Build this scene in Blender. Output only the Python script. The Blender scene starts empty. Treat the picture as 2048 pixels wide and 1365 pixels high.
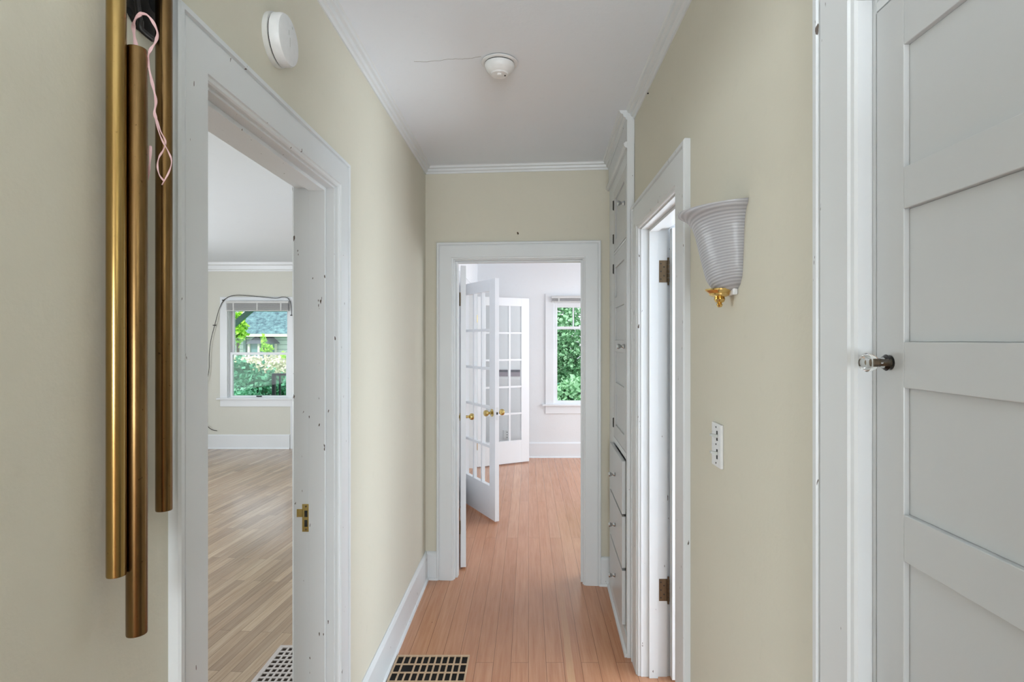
import bpy, bmesh, math, random
from mathutils import Matrix, Vector

random.seed(7)
scene = bpy.context.scene
C = scene.collection
PI = math.pi

# ------------------------------------------------------------------ camera
CAMZ = 1.53
F = 1140.0
cd = bpy.data.cameras.new('camera')
cam = bpy.data.objects.new('camera', cd)
C.objects.link(cam)
cam.location = (0, 0, CAMZ)
cam.rotation_euler = (PI / 2, 0, 0)
cd.sensor_width = 36.0
cd.lens = 36.0 * F / 2048.0
cd.shift_x = -33.0 / 2048.0
cd.shift_y = -2.5 / 2048.0
cd.clip_start = 0.02
cd.clip_end = 200
scene.camera = cam

# ------------------------------------------------------------------ view, world, lights
vs = scene.view_settings
vs.view_transform = 'Standard'
vs.look = 'None'
vs.gamma = 1.0
vs.use_curve_mapping = False
vs.exposure = 0.42

world = bpy.data.worlds.new('sky')
scene.world = world
world.use_nodes = True
wn = world.node_tree
bgn = wn.nodes['Background']
bgn.inputs['Color'].default_value = (0.86, 0.94, 1.0, 1)
bgn.inputs['Strength'].default_value = 1.15


def area(name, loc, rot, sx, sy, power, col=(1, 0.99, 0.97)):
    l = bpy.data.lights.new(name, 'AREA')
    l.shape = 'RECTANGLE'
    l.size = sx
    l.size_y = sy
    l.energy = power
    l.color = col
    o = bpy.data.objects.new(name, l)
    C.objects.link(o)
    o.location = loc
    o.rotation_euler = rot
    return o


# added area lights imitating daylight from unseen windows; no such windows are built
DAY = (0.86, 0.94, 1.0)
area('daylight_fill_living_west', (-5.62, 3.4, 1.2), (0, -PI / 2 - math.radians(12), 0), 1.3, 4.4, 150, DAY)
area('daylight_fill_dining_east', (3.22, 5.6, 1.5), (0, PI / 2, 0), 1.5, 2.9, 62, DAY)
area('daylight_fill_front_room', (-0.05, -4.62, 1.1), (PI / 2 + math.radians(14), 0, 0), 1.5, 1.7, 132, DAY)
sun = bpy.data.lights.new('sun', 'SUN')
sun.energy = 2.2
sun.angle = math.radians(3)
so = bpy.data.objects.new('sun', sun)
C.objects.link(so)
so.rotation_euler = Vector((0.35, 0.62, -0.72)).to_track_quat('-Z', 'Y').to_euler()
area('daylight_fill_bedroom_east', (2.9, 1.9, 0.7), (0, PI / 2 + math.radians(35), 0), 1.1, 1.4, 84, (0.80, 0.91, 1.0))  # added light, set low and tilted up to reach the hall ceiling

# ------------------------------------------------------------------ helpers
WORLD = {}          # world matrix of every object we make (parents are never scaled)


def P(px, py, Y):
    """point of the place seen at pixel (px, py) at depth Y"""
    return Vector(((px - 1057.0) * Y / F, Y, CAMZ + (680.0 - py) * Y / F))


def setp(o, label=None, cat=None, group=None, kind=None):
    if label: o['label'] = label
    if cat: o['category'] = cat
    if group: o['group'] = group
    if kind: o['kind'] = kind
    return o


def empty(name, loc, label=None, cat=None, group=None, kind=None, rotz=0.0):
    o = bpy.data.objects.new(name, None)
    C.objects.link(o)
    o.location = loc
    o.rotation_euler = (0, 0, rotz)
    o.empty_display_size = 0.05
    WORLD[o.name] = Matrix.Translation(Vector(loc)) @ Matrix.Rotation(rotz, 4, 'Z')
    return setp(o, label, cat, group, kind)


def mesh(name, bm, mat, parent=None, label=None, cat=None, group=None, kind=None,
         smooth=False, bevel=0.0, base=None):
    """link a bmesh given in world coordinates as one object"""
    bmesh.ops.recalc_face_normals(bm, faces=bm.faces[:])
    if smooth:
        for f in bm.faces: f.smooth = True
    me = bpy.data.meshes.new(name)
    bm.to_mesh(me)
    bm.free()
    me.materials.append(mat)
    o = bpy.data.objects.new(name, me)
    C.objects.link(o)
    if parent is not None:
        me.transform(WORLD[parent.name].inverted())
        o.parent = parent
        WORLD[o.name] = WORLD[parent.name].copy()
    else:
        if base is not None:
            me.transform(Matrix.Translation(-Vector(base)))
            o.location = base
            WORLD[o.name] = Matrix.Translation(Vector(base))
        else:
            WORLD[o.name] = Matrix.Identity(4)
    if bevel:
        m = o.modifiers.new('bevel', 'BEVEL')
        m.width = bevel
        m.segments = 2
        m.limit_method = 'ANGLE'
        m.angle_limit = math.radians(40)
    if smooth:
        m = o.modifiers.new('edges', 'EDGE_SPLIT')
        m.split_angle = math.radians(38)
    return setp(o, label, cat, group, kind)


def frame(o, u, v, w=(0, 0, 1)):
    u = Vector(u).normalized(); v = Vector(v).normalized(); w = Vector(w).normalized()
    return Matrix(((u.x, v.x, w.x, o[0]), (u.y, v.y, w.y, o[1]), (u.z, v.z, w.z, o[2]), (0, 0, 0, 1)))


I4 = Matrix.Identity(4)


def box(bm, u0, u1, v0, v1, w0, w1, M=I4):
    vs_ = [bm.verts.new(M @ Vector((a, b, c))) for a in (u0, u1) for b in (v0, v1) for c in (w0, w1)]
    for f in ((0, 1, 3, 2), (4, 6, 7, 5), (0, 4, 5, 1), (2, 3, 7, 6), (0, 2, 6, 4), (1, 5, 7, 3)):
        bm.faces.new([vs_[i] for i in f])


def quad(bm, pts):
    return bm.faces.new([bm.verts.new(Vector(p)) for p in pts])


def prism(bm, pts, d):
    """closed polygon pts extruded by vector d"""
    a = [bm.verts.new(Vector(p)) for p in pts]
    b = [bm.verts.new(Vector(p) + Vector(d)) for p in pts]
    n = len(pts)
    bm.faces.new(a); bm.faces.new(b[::-1])
    for i in range(n):
        bm.faces.new((a[i], b[i], b[(i + 1) % n], a[(i + 1) % n]))


def sweep(bm, prof, path, M=I4, right=1):
    """profile (d, v) swept with mitres along path in the (u, w) plane; d is measured to the outside"""
    n = len(path)
    rings = []
    for i in range(n):
        p = Vector(path[i])
        dirs = []
        if i > 0: dirs.append((p - Vector(path[i - 1])).normalized())
        if i < n - 1: dirs.append((Vector(path[i + 1]) - p).normalized())
        nrm = [Vector((-d.y, d.x)) * right for d in dirs]
        if len(nrm) == 2:
            m = (nrm[0] + nrm[1]).normalized()
            m = m / max(0.2, m.dot(nrm[0]))
        else:
            m = nrm[0]
        rings.append([bm.verts.new(M @ Vector((p.x + m.x * d, v, p.y + m.y * d))) for d, v in prof])
    k = len(prof)
    for a, b in zip(rings, rings[1:]):
        for j in range(k):
            bm.faces.new((a[j], a[(j + 1) % k], b[(j + 1) % k], b[j]))
    bm.faces.new(rings[0]); bm.faces.new(rings[-1][::-1])


def lathe(bm, prof, M=I4, n=32, a0=0.0, a1=2 * PI, sx=None):
    """profile of (r, h) turned about local z"""
    full = abs(a1 - a0 - 2 * PI) < 1e-6
    cols = []
    m = n if full else n + 1
    for i in range(m):
        t = a0 + (a1 - a0) * i / n
        cols.append([bm.verts.new(M @ Vector((r * math.cos(t), r * math.sin(t), h))) for r, h in prof])
    for i in range(n):
        a, b = cols[i], cols[(i + 1) % m]
        for j in range(len(prof) - 1):
            try: bm.faces.new((a[j], b[j], b[j + 1], a[j + 1]))
            except ValueError: pass
    bmesh.ops.remove_doubles(bm, verts=bm.verts[:], dist=1e-6)


def cyl(bm, p0, p1, r, n=24, r1=None):
    p0 = Vector(p0); p1 = Vector(p1)
    d = p1 - p0
    q = d.to_track_quat('Z', 'Y').to_matrix().to_4x4()
    M = Matrix.Translation(p0) @ q
    r1 = r if r1 is None else r1
    lathe(bm, [(0, 0), (r, 0), (r1, d.length), (0, d.length)], M, n)


def smooth_path(pts, sub=6):
    pts = [Vector(p) for p in pts]
    out = []
    for i in range(len(pts) - 1):
        p0 = pts[max(i - 1, 0)]; p1 = pts[i]; p2 = pts[i + 1]; p3 = pts[min(i + 2, len(pts) - 1)]
        for k in range(sub):
            t = k / sub
            out.append(0.5 * ((2 * p1) + (p2 - p0) * t + (2 * p0 - 5 * p1 + 4 * p2 - p3) * t * t + (3 * p1 - p0 - 3 * p2 + p3) * t ** 3))
    out.append(pts[-1])
    return out


def tube(bm, pts, r, n=8):
    rings = []
    for i, p in enumerate(pts):
        d = (pts[min(i + 1, len(pts) - 1)] - pts[max(i - 1, 0)]).normalized()
        up = Vector((0, 0, 1)) if abs(d.z) < 0.9 else Vector((0, 1, 0))
        a = d.cross(up).normalized(); b = d.cross(a)
        rings.append([bm.verts.new(p + (a * math.cos(2 * PI * k / n) + b * math.sin(2 * PI * k / n)) * r) for k in range(n)])
    for A, B in zip(rings, rings[1:]):
        for k in range(n):
            bm.faces.new((A[k], A[(k + 1) % n], B[(k + 1) % n], B[k]))
    bm.faces.new(rings[0]); bm.faces.new(rings[-1][::-1])


def strip(bm, pts, widths, normals, th=0.0006):
    """flat ribbon with a little thickness"""
    L = []
    n = len(pts)
    for i, p in enumerate(pts):
        d = (pts[min(i + 1, n - 1)] - pts[max(i - 1, 0)]).normalized()
        nn = normals[i]
        s = d.cross(nn).normalized()
        nn = s.cross(d).normalized()
        w = widths[i] / 2
        L.append([bm.verts.new(p + s * w + nn * th), bm.verts.new(p - s * w + nn * th),
                  bm.verts.new(p - s * w - nn * th), bm.verts.new(p + s * w - nn * th)])
    for a, b in zip(L, L[1:]):
        for k in range(4):
            bm.faces.new((a[k], a[(k + 1) % 4], b[(k + 1) % 4], b[k]))
    bm.faces.new(L[0]); bm.faces.new(L[-1][::-1])


# ------------------------------------------------------------------ materials
def lin(c):
    return tuple(((x / 255.0) / 12.92 if x / 255.0 <= 0.04045 else ((x / 255.0 + 0.055) / 1.055) ** 2.4) for x in c) + (1,)


def new_mat(name):
    m = bpy.data.materials.new(name)
    m.use_nodes = True
    return m, m.node_tree, m.node_tree.nodes['Principled BSDF']


def N(t, kind, **kw):
    n = t.nodes.new(kind)
    for k, v in kw.items():
        if k in n.inputs.keys():
            n.inputs[k].default_value = v
        else:
            setattr(n, k, v)
    return n


def mixc(t, fac, a, b, mode='MIX'):
    n = t.nodes.new('ShaderNodeMix'); n.data_type = 'RGBA'; n.blend_type = mode
    ins = {'f': n.inputs[0], 'a': n.inputs[6], 'b': n.inputs[7]}
    for k, v in (('f', fac), ('a', a), ('b', b)):
        if hasattr(v, 'is_linked'): t.links.new(v, ins[k])
        else: ins[k].default_value = v
    return n.outputs[2]


def ramp(t, src, stops):
    r = t.nodes.new('ShaderNodeValToRGB')
    t.links.new(src, r.inputs[0])
    e = r.color_ramp.elements
    e[0].position, e[0].color = stops[0]
    e[1].position, e[1].color = stops[1]
    for p, c in stops[2:]:
        q = e.new(p); q.color = c
    return r.outputs[0]


def coords(t, scale=(1, 1, 1), kind='Object', rot=(0, 0, 0)):
    tc = N(t, 'ShaderNodeTexCoord')
    mp = N(t, 'ShaderNodeMapping')
    mp.inputs['Scale'].default_value = scale
    mp.inputs['Rotation'].default_value = rot
    t.links.new(tc.outputs[kind], mp.inputs[0])
    return mp.outputs[0]


def noise(t, vec, scale, detail=4, rough=0.5, out='Fac'):
    n = N(t, 'ShaderNodeTexNoise', Scale=scale, Detail=detail, Roughness=rough)
    t.links.new(vec, n.inputs['Vector'])
    return n.outputs[out]


def bump(t, b, h, strength=0.2, dist=0.002):
    n = N(t, 'ShaderNodeBump', Strength=strength, Distance=dist)
    t.links.new(h, n.inputs['Height'])
    t.links.new(n.outputs[0], b.inputs['Normal'])


def simple(name, col, rough=0.5, metal=0.0, spec=0.5):
    m, t, b = new_mat(name)
    b.inputs['Base Color'].default_value = lin(col)
    b.inputs['Roughness'].default_value = rough
    b.inputs['Metallic'].default_value = metal
    b.inputs['Specular IOR Level'].default_value = spec
    v = coords(t)
    nz = noise(t, v, 60, 3)
    c = mixc(t, nz, lin([x * 0.96 for x in col]), lin([min(255, x * 1.02) for x in col]))
    t.links.new(c, b.inputs['Base Color'])
    return m


def plaster(name, col, col2, rough=0.75, mottle=1.6):
    m, t, b = new_mat(name)
    v = coords(t)
    big = noise(t, v, mottle, 4, 0.55)
    c = mixc(t, big, lin(col), lin(col2))
    sm = noise(t, v, 22, 5, 0.6)
    c = mixc(t, ramp(t, sm, [(0.60, (0, 0, 0, 1)), (0.78, (0.18, 0.18, 0.18, 1))]), c, lin([x * 0.9 for x in col]))
    t.links.new(c, b.inputs['Base Color'])
    b.inputs['Roughness'].default_value = rough
    b.inputs['Specular IOR Level'].default_value = 0.3
    bump(t, b, noise(t, v, 45, 5, 0.6), 0.25, 0.003)
    return m


def paint(name, col, rough=0.35, chips=False, th=0.74):
    """old glossy oil paint; chips show the dark wood below"""
    m, t, b = new_mat(name)
    v = coords(t)
    n1 = noise(t, v, 3.0, 3)
    c = mixc(t, n1, lin([x * 0.97 for x in col]), lin(col))
    if chips:
        vv = coords(t, (1, 1, 0.35))
        n2 = noise(t, vv, 70, 2, 0.5)
        k = ramp(t, n2, [(th, (0, 0, 0, 1)), (th + 0.015, (1, 1, 1, 1))])
        c = mixc(t, k, c, lin((92, 80, 70)))
    t.links.new(c, b.inputs['Base Color'])
    b.inputs['Roughness'].default_value = rough
    b.inputs['Specular IOR Level'].default_value = 0.4
    bump(t, b, noise(t, coords(t, (1, 1, 0.25)), 40, 3), 0.05, 0.002)
    return m


def boards(name, cols, row, length, grain, rough=0.25, angle=0.0, streak=None, seam=(70, 40, 25), offset=0.37):
    """floor boards running along +Y"""
    m, t, b = new_mat(name)
    v = coords(t, rot=(0, 0, angle))
    sep = N(t, 'ShaderNodeSeparateXYZ'); t.links.new(v, sep.inputs[0])
    cmb = N(t, 'ShaderNodeCombineXYZ')
    t.links.new(sep.outputs[1], cmb.inputs[0]); t.links.new(sep.outputs[0], cmb.inputs[1])
    br = N(t, 'ShaderNodeTexBrick')
    br.offset = offset
    br.inputs['Color1'].default_value = (0, 0, 0, 1)
    br.inputs['Color2'].default_value = (1, 1, 1, 1)
    br.inputs['Mortar'].default_value = (0.5, 0.5, 0.5, 1)
    br.inputs['Scale'].default_value = 1.0
    br.inputs['Mortar Size'].default_value = 0.0011
    br.inputs['Mortar Smooth'].default_value = 0.3
    br.inputs['Brick Width'].default_value = length
    br.inputs['Row Height'].default_value = row
    t.links.new(cmb.outputs[0], br.inputs['Vector'])
    base = ramp(t, br.outputs['Color'], [(0.0, lin(cols[0])), (1.0, lin(cols[-1]))] +
                [(i / (len(cols) - 1), lin(cols[i])) for i in range(1, len(cols) - 1)])
    # grain: noise stretched along the boards, shifted from board to board
    sh = N(t, 'ShaderNodeVectorMath', operation='MULTIPLY_ADD')
    t.links.new(br.outputs['Color'], sh.inputs[0])
    sh.inputs[1].default_value = (0, 13.0, 7.0)
    mp = N(t, 'ShaderNodeMapping'); mp.inputs['Scale'].default_value = (28, 1.3, 1)
    t.links.new(v, mp.inputs[0]); t.links.new(mp.outputs[0], sh.inputs[2])
    g = noise(t, sh.outputs[0], 2.2, 6, 0.62)
    c = mixc(t, ramp(t, g, [(0.3, (0, 0, 0, 1)), (0.75, (1, 1, 1, 1))]), base, mixc(t, 1.0, base, lin(grain), 'MULTIPLY'))
    wear = noise(t, v, 0.9, 4, 0.6)
    c = mixc(t, ramp(t, wear, [(0.25, (0, 0, 0, 1)), (0.85, (0.35, 0.35, 0.35, 1))]), c, lin([min(255, x + 18) for x in cols[0]]))
    if streak:
        # pale sapwood edge of one board
        mr = N(t, 'ShaderNodeMath', operation='COMPARE')
        wob = N(t, 'ShaderNodeMath', operation='MULTIPLY_ADD')
        t.links.new(noise(t, v, 3.0, 3), wob.inputs[0]); wob.inputs[1].default_value = 0.016
        t.links.new(sep.outputs[0], wob.inputs[2])
        t.links.new(wob.outputs[0], mr.inputs[0])
        mr.inputs[1].default_value = streak[0] + 0.008; mr.inputs[2].default_value = streak[1]
        mm = N(t, 'ShaderNodeMath', operation='MULTIPLY')
        t.links.new(mr.outputs[0], mm.inputs[0])
        fad = N(t, 'ShaderNodeMapRange'); fad.inputs[1].default_value = 2.2; fad.inputs[2].default_value = 3.7
        fad.inputs[3].default_value = 0.6; fad.inputs[4].default_value = 0.0
        t.links.new(sep.outputs[1], fad.inputs[0]); t.links.new(fad.outputs[0], mm.inputs[1])
        c = mixc(t, mm.outputs[0], c, lin(streak[2]))
    # nail holes and little dents
    vo = N(t, 'ShaderNodeTexVoronoi', Scale=3.0)
    t.links.new(v, vo.inputs['Vector'])
    k = ramp(t, vo.outputs['Distance'], [(0.008, (0.75, 0.75, 0.75, 1)), (0.013, (0, 0, 0, 1))])
    c = mixc(t, k, c, lin(seam))
    sm = N(t, 'ShaderNodeMath', operation='MULTIPLY'); sm.inputs[1].default_value = 0.75
    t.links.new(br.outputs['Fac'], sm.inputs[0])
    c = mixc(t, sm.outputs[0], c, lin(seam))
    t.links.new(c, b.inputs['Base Color'])
    b.inputs['Roughness'].default_value = rough
    b.inputs['Specular IOR Level'].default_value = 0.5
    inv = N(t, 'ShaderNodeMath', operation='SUBTRACT'); inv.inputs[0].default_value = 1.0
    t.links.new(br.outputs['Fac'], inv.inputs[1])
    bump(t, b, inv.outputs[0], 0.25, 0.001)
    return m


def glass_mat():
    m = bpy.data.materials.new('window_glass')
    m.use_nodes = True
    t = m.node_tree
    t.nodes.remove(t.nodes['Principled BSDF'])
    out = [n for n in t.nodes if n.type == 'OUTPUT_MATERIAL'][0]
    tr = N(t, 'ShaderNodeBsdfTransparent'); tr.inputs[0].default_value = (0.97, 0.985, 0.98, 1)
    gl = N(t, 'ShaderNodeBsdfGlossy', Roughness=0.0)
    lw = N(t, 'ShaderNodeLayerWeight', Blend=0.5)
    pw = N(t, 'ShaderNodeMath', operation='POWER'); pw.inputs[1].default_value = 4.0
    t.links.new(lw.outputs['Facing'], pw.inputs[0])
    fr = N(t, 'ShaderNodeMath', operation='MULTIPLY_ADD'); fr.inputs[1].default_value = 0.5; fr.inputs[2].default_value = 0.015
    t.links.new(pw.outputs[0], fr.inputs[0])
    mx = N(t, 'ShaderNodeMixShader')
    t.links.new(fr.outputs[0], mx.inputs[0]); t.links.new(tr.outputs[0], mx.inputs[1]); t.links.new(gl.outputs[0], mx.inputs[2])
    t.links.new(mx.outputs[0], out.inputs['Surface'])
    return m


def brass(name, col, rough, patina=0.5, dark=(96, 62, 22)):
    m, t, b = new_mat(name)
    v = coords(t, (1, 1, 0.12))
    n = noise(t, v, 30, 5, 0.65)
    c = mixc(t, ramp(t, n, [(0.35, (0, 0, 0, 1)), (0.8, (patina,) * 3 + (1,))]), lin(col), lin(dark))
    v2 = coords(t)
    sp = noise(t, v2, 160, 2)
    c = mixc(t, ramp(t, sp, [(0.70, (0, 0, 0, 1)), (0.76, (patina,) * 3 + (1,))]), c, lin((60, 40, 22)))
    t.links.new(c, b.inputs['Base Color'])
    b.inputs['Metallic'].default_value = 1.0
    b.inputs['Roughness'].default_value = rough
    return m


M_cream = plaster('cream_plaster', (216, 211, 195), (210, 206, 189))
M_living = plaster('pale_cream_plaster', (228, 227, 218), (223, 221, 211))
M_dwhite = plaster('white_plaster', (240, 241, 243), (236, 237, 239))
M_ceil = plaster('ceiling_plaster', (234, 239, 245), (230, 235, 241))
M_white = paint('white_trim_paint', (224, 227, 228))
M_chip = paint('chipped_white_paint', (224, 227, 228), chips=True, th=0.735)
M_cab = paint('cabinet_paint', (202, 204, 204), 0.28)
M_fdoor = paint('french_door_paint', (242, 244, 247), 0.3)
M_fir = boards('fir_floor', [(204, 148, 112), (210, 157, 122), (197, 140, 104), (214, 165, 132)], 0.083, 2.7, (222, 200, 184),
               0.24, streak=(0.195, 0.017, (226, 186, 140)))
M_oak = boards('oak_floor', [(190, 166, 140), (158, 136, 116), (204, 182, 156), (176, 150, 126)], 0.057, 0.95, (205, 190, 178),
               0.20, angle=math.radians(5), seam=(84, 66, 52))
M_glass = glass_mat()
M_brass_bright = brass('bright_brass_tube', (164, 136, 84), 0.24, 0.35)
M_brass_dark = brass('tarnished_brass_tube', (136, 108, 70), 0.27, 0.8, (62, 44, 24))
M_polished = brass('polished_brass', (226, 194, 128), 0.10, 0.12)
M_knobbrass = brass('brass_door_hardware', (206, 184, 120), 0.2, 0.15)
M_oldhinge = brass('weathered_hinge_metal', (120, 104, 84), 0.5, 0.7, (60, 46, 34))
M_chrome = simple('chrome', (196, 198, 200), 0.12, 1.0)
M_iron = simple('black_iron', (22, 19, 18), 0.5, 0.4)
M_dark = simple('dark_void', (14, 12, 11), 0.9)
M_grille = simple('hall_grille_metal', (206, 176, 144), 0.45, 0.15)
M_grille2 = simple('living_grille_metal', (206, 198, 196), 0.4, 0.15)
M_duct = simple('duct_shade_brown', (46, 32, 24), 0.8)
M_plastic = simple('white_plastic', (230, 231, 231), 0.35)
M_plastic2 = simple('aged_white_plastic', (218, 218, 214), 0.4)
M_toggle = simple('grey_plastic', (196, 198, 194), 0.35)
M_slot = simple('dark_slot', (40, 40, 38), 0.8)
M_lens = simple('pale_lens', (250, 250, 250), 0.2)
M_ribbon = simple('pink_ribbon', (206, 168, 168), 0.45)
M_cable = simple('black_cable', (34, 28, 28), 0.5)
M_blind = simple('blind_vinyl', (214, 214, 212), 0.45)
M_slat = simple('blind_slats', (176, 175, 176), 0.5)
M_mauve = simple('mauve_enamel', (150, 138, 148), 0.4)
M_rail = simple('dark_blue_railing_paint', (18, 27, 38), 0.5)
M_porch = simple('grey_green_porch_paint', (120, 150, 142), 0.6)

# ------------------------------------------------------------------ the setting
WL, WR, CEIL = -0.66, 0.51, 2.635
T = 0.13
YE = 3.65
ML = frame((WL, 0, 0), (0, 1, 0), (1, 0, 0))           # left wall: u = Y, v into the hall
MR = frame((WR, 0, 0), (0, 1, 0), (-1, 0, 0))          # right wall
ED = Vector((1, -0.0855, 0)).normalized()
EN = Vector((-0.0855, -1, 0)).normalized()
ME = frame((WL, YE, 0), ED, EN)                        # end wall, slightly out of square


def wall(bm, M, u0, u1, w0, w1, v0, v1, holes):
    us = sorted({u0, u1, *[h[0] for h in holes], *[h[1] for h in holes]})
    us = [u for u in us if u0 <= u <= u1]
    for a, b in zip(us, us[1:]):
        hs = sorted([h for h in holes if h[0] <= a + 1e-6 and h[1] >= b - 1e-6], key=lambda h: h[2])
        z = w0
        for h in hs:
            if h[2] > z + 1e-6: box(bm, a, b, v0, v1, z, h[2], M)
            z = h[3]
        if z < w1 - 1e-6: box(bm, a, b, v0, v1, z, w1, M)


def struct(name, bm, mat, **k):
    return mesh(name, bm, mat, kind='structure', **k)


# floors
bm = bmesh.new()
box(bm, -0.725, 3.4, -4.8, 7.45, -0.06, 0.0)
# no openings are cut for the registers; dark sheets under the grilles paint their shade
struct('floor', bm, M_fir)
bm = bmesh.new(); box(bm, -5.8, -0.725, -1.3, 8.1, -0.06, 0.0); struct('floor_living_room', bm, M_oak)

# ceilings
bm = bmesh.new(); box(bm, WL - T, 3.5, -4.9, 7.6, CEIL, CEIL + 0.08)
ceil = struct('ceiling', bm, M_ceil)
bm = bmesh.new(); box(bm, -5.9, WL - T, -1.4, 8.2, 2.61, 2.69)
struct('ceiling_living_room', bm, M_ceil)
bm = bmesh.new()
rnd = random.Random(3)
pts = [P(x, y, Y) for x, y, Y in ((828, 114, 2.262), (862, 112, 2.262), (905, 106, 2.24), (930, 107, 2.24), (962, 104, 2.22))]
pts = smooth_path([Vector((p.x, p.y, CEIL - 0.0003)) for p in pts], 5)
tube(bm, [p + Vector((0, rnd.uniform(-.003, .003), 0)) for p in pts], 0.0008, 5)
mesh('crack', bm, simple('crack_grey', (150, 148, 144), 0.9), ceil)

# walls
D1 = (1.158, 1.935, 2.045)                             # left doorway u0, u1, head
D2 = (0.190, 1.002, 2.035)                             # end doorway (u on the skewed wall)
D3 = (1.930, 2.585, 2.030)                             # right doorway
D4 = (5.42, 6.78, 2.06)                                # double doorway living / dining
bm = bmesh.new(); wall(bm, ML, -1.3, 3.72, 0, CEIL, -T, 0, [(D1[0] - .015, D1[1] + .015, 0, D1[2] + .015)])
struct('wall_left', bm, M_cream)
bm = bmesh.new(); wall(bm, ML, 3.72, 7.4, 0, CEIL, -T, 0, [(D4[0] - .015, D4[1] + .015, 0, D4[2] + .015)])
struct('wall_dining_left', bm, M_dwhite)
bm = bmesh.new(); wall(bm, MR, -1.3, 2.74, 0, CEIL, -0.12, 0,
                       [(0.30, 0.878, 0, 2.058), (D3[0] - .015, D3[1] + .015, 0, D3[2] + .015)])
struct('wall_right', bm, M_cream)
bm = bmesh.new(); wall(bm, ME, 0, 3.85, 0, CEIL, -T, 0, [(D2[0] - .015, D2[1] + .015, 0, D2[2] + .015)])
struct('wall_end', bm, M_cream)
# the dining room side of the end wall has its own white coat
bm = bmesh.new(); wall(bm, ME, 0, 3.85, 0, CEIL, -T - 0.004, -T, [(D2[0] - .015, D2[1] + .015, 0, D2[2] + .015)])
struct('wall_dining_near', bm, M_dwhite)
MF = frame((0, 7.4, 0), (1, 0, 0), (0, -1, 0))         # dining far wall
DW = (0.325, 1.06, 0.695, 2.02)
bm = bmesh.new(); wall(bm, MF, WL - T, 3.5, 0, CEIL, -0.14, 0, [DW])
struct('wall_dining_far', bm, M_dwhite)
MV = frame((0, 8.0, 0), (1, 0, 0), (0, -1, 0))         # living far wall
LW = (-4.22, -3.365, 0.715, 2.03)
bm = bmesh.new(); wall(bm, MV, -5.9, WL - T, 0, 2.61, -0.15, 0, [LW])
struct('wall_living_far', bm, M_living)
# outer walls, left solid behind the added area lights
bm = bmesh.new(); wall(bm, I4, -5.9, -5.7, 0, 2.61, -1.4, 8.0, [])
struct('wall_living_left', bm, M_living)
bm = bmesh.new(); box(bm, -5.7, WL - T, -1.4, -1.3, 0, 2.61)
struct('wall_living_near', bm, M_living)
bm = bmesh.new(); box(bm, 3.3, 3.5, 3.25, 7.4, 0, CEIL)
struct('wall_dining_right', bm, M_dwhite)
# front room behind the camera
bm = bmesh.new(); box(bm, -2.6, WL - T, -1.42, -1.4, 0, CEIL); box(bm, WR + .12, 3.0, -1.4, -1.3, 0, CEIL)
box(bm, WL - T, WL - T + .0, -1.4, -1.3, 0, CEIL) if False else None
box(bm, -2.7, -2.6, -4.9, -1.4, 0, CEIL); box(bm, 3.0, 3.1, -4.9, -1.3, 0, CEIL); box(bm, -2.7, 3.1, -4.9, -4.8, 0, CEIL)
struct('wall_front_room', bm, M_cream)
bm = bmesh.new(); box(bm, -2.7, WL - T, -4.9, -1.4, CEIL, CEIL + .08)
struct('ceiling_front_room', bm, M_ceil)
bm = bmesh.new(); box(bm, -2.7, -0.725, -4.9, -1.4, -.06, 0)
struct('floor_front_room', bm, M_fir)
# bedroom behind the right doorway
bm = bmesh.new()
box(bm, WR + .12, 3.2, 2.70, 2.735, 0, CEIL); box(bm, 3.1, 3.2, .95, 2.70, 0, CEIL); box(bm, WR + .12, 3.1, .93, .99, 0, CEIL)
struct('wall_bedroom', bm, M_dwhite)

# crown moulding of the hall and the rooms
CR = [(0, 0), (0, 0.006), (0.012, 0.010), (0.016, 0.020), (0.030, 0.024), (0.034, 0.036), (0.046, 0.040), (0.050, 0.046), (0.05, 0)]


def crown(name, M, u0, u1, top, s=1.0, mat=None):
    """profile: d is down from the ceiling -> given as distance up from the lower edge"""
    bm = bmesh.new()
    h = 0.05 * s
    prof = [(d * s, v * s) for d, v in CR]
    sweep(bm, prof, [(u0, top - h), (u1, top - h)], M, 1)
    return struct(name, bm, mat or M_white)


crown('trim_1', ML, -1.3, YE + 0.002, CEIL, 0.9)
crown('trim_2', MR, -1.3, 2.738, CEIL, 0.9)
crown('trim_3', ME, 0.0, 1.165, CEIL, 0.9)
# deep cornice of the living room
bm = bmesh.new()
sweep(bm, [(0, 0), (0, .014), (.018, .02), (.024, .05), (.075, .06), (.085, .10), (.115, .11), (.12, 0.12), (.12, 0)], [(-5.7, 2.49), (WL - T, 2.49)], MV, 1)
struct('trim_4', bm, M_fdoor)

# baseboards
BASE = [(0, 0), (0, 0.026), (0.012, 0.024), (0.018, 0.016), (0.160, 0.016), (0.172, 0.010), (0.178, 0.004), (0.178, 0)]


def baseboard(name, M, segs, mat=None, prof=BASE):
    bm = bmesh.new()
    for a, b in segs:
        sweep(bm, prof, [(a, 0), (b, 0)], M, 1)
    return struct(name, bm, mat or M_chip)


baseboard('baseboard_left', ML, [(-1.3, 1.018), (2.044, YE)])
baseboard('baseboard_end', ME, [(0.012, 0.082), (1.108, 1.175)])
baseboard('baseboard_right', MR, [(0.985, 1.77)])
BD = [(0, 0), (0, .03), (.015, .028), (.02, .018), (.185, .018), (.20, .006), (.20, 0)]
baseboard('baseboard_dining_far', MF, [(WL, 3.3)], M_fdoor, BD)
baseboard('baseboard_dining_left', ML, [(3.82, D4[0] - .12), (D4[1] + .12, 7.4)], M_fdoor, BD)
baseboard('baseboard_living_far', MV, [(-5.7, -3.345), (-3.225, WL - T)], M_fdoor, BD)


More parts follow.
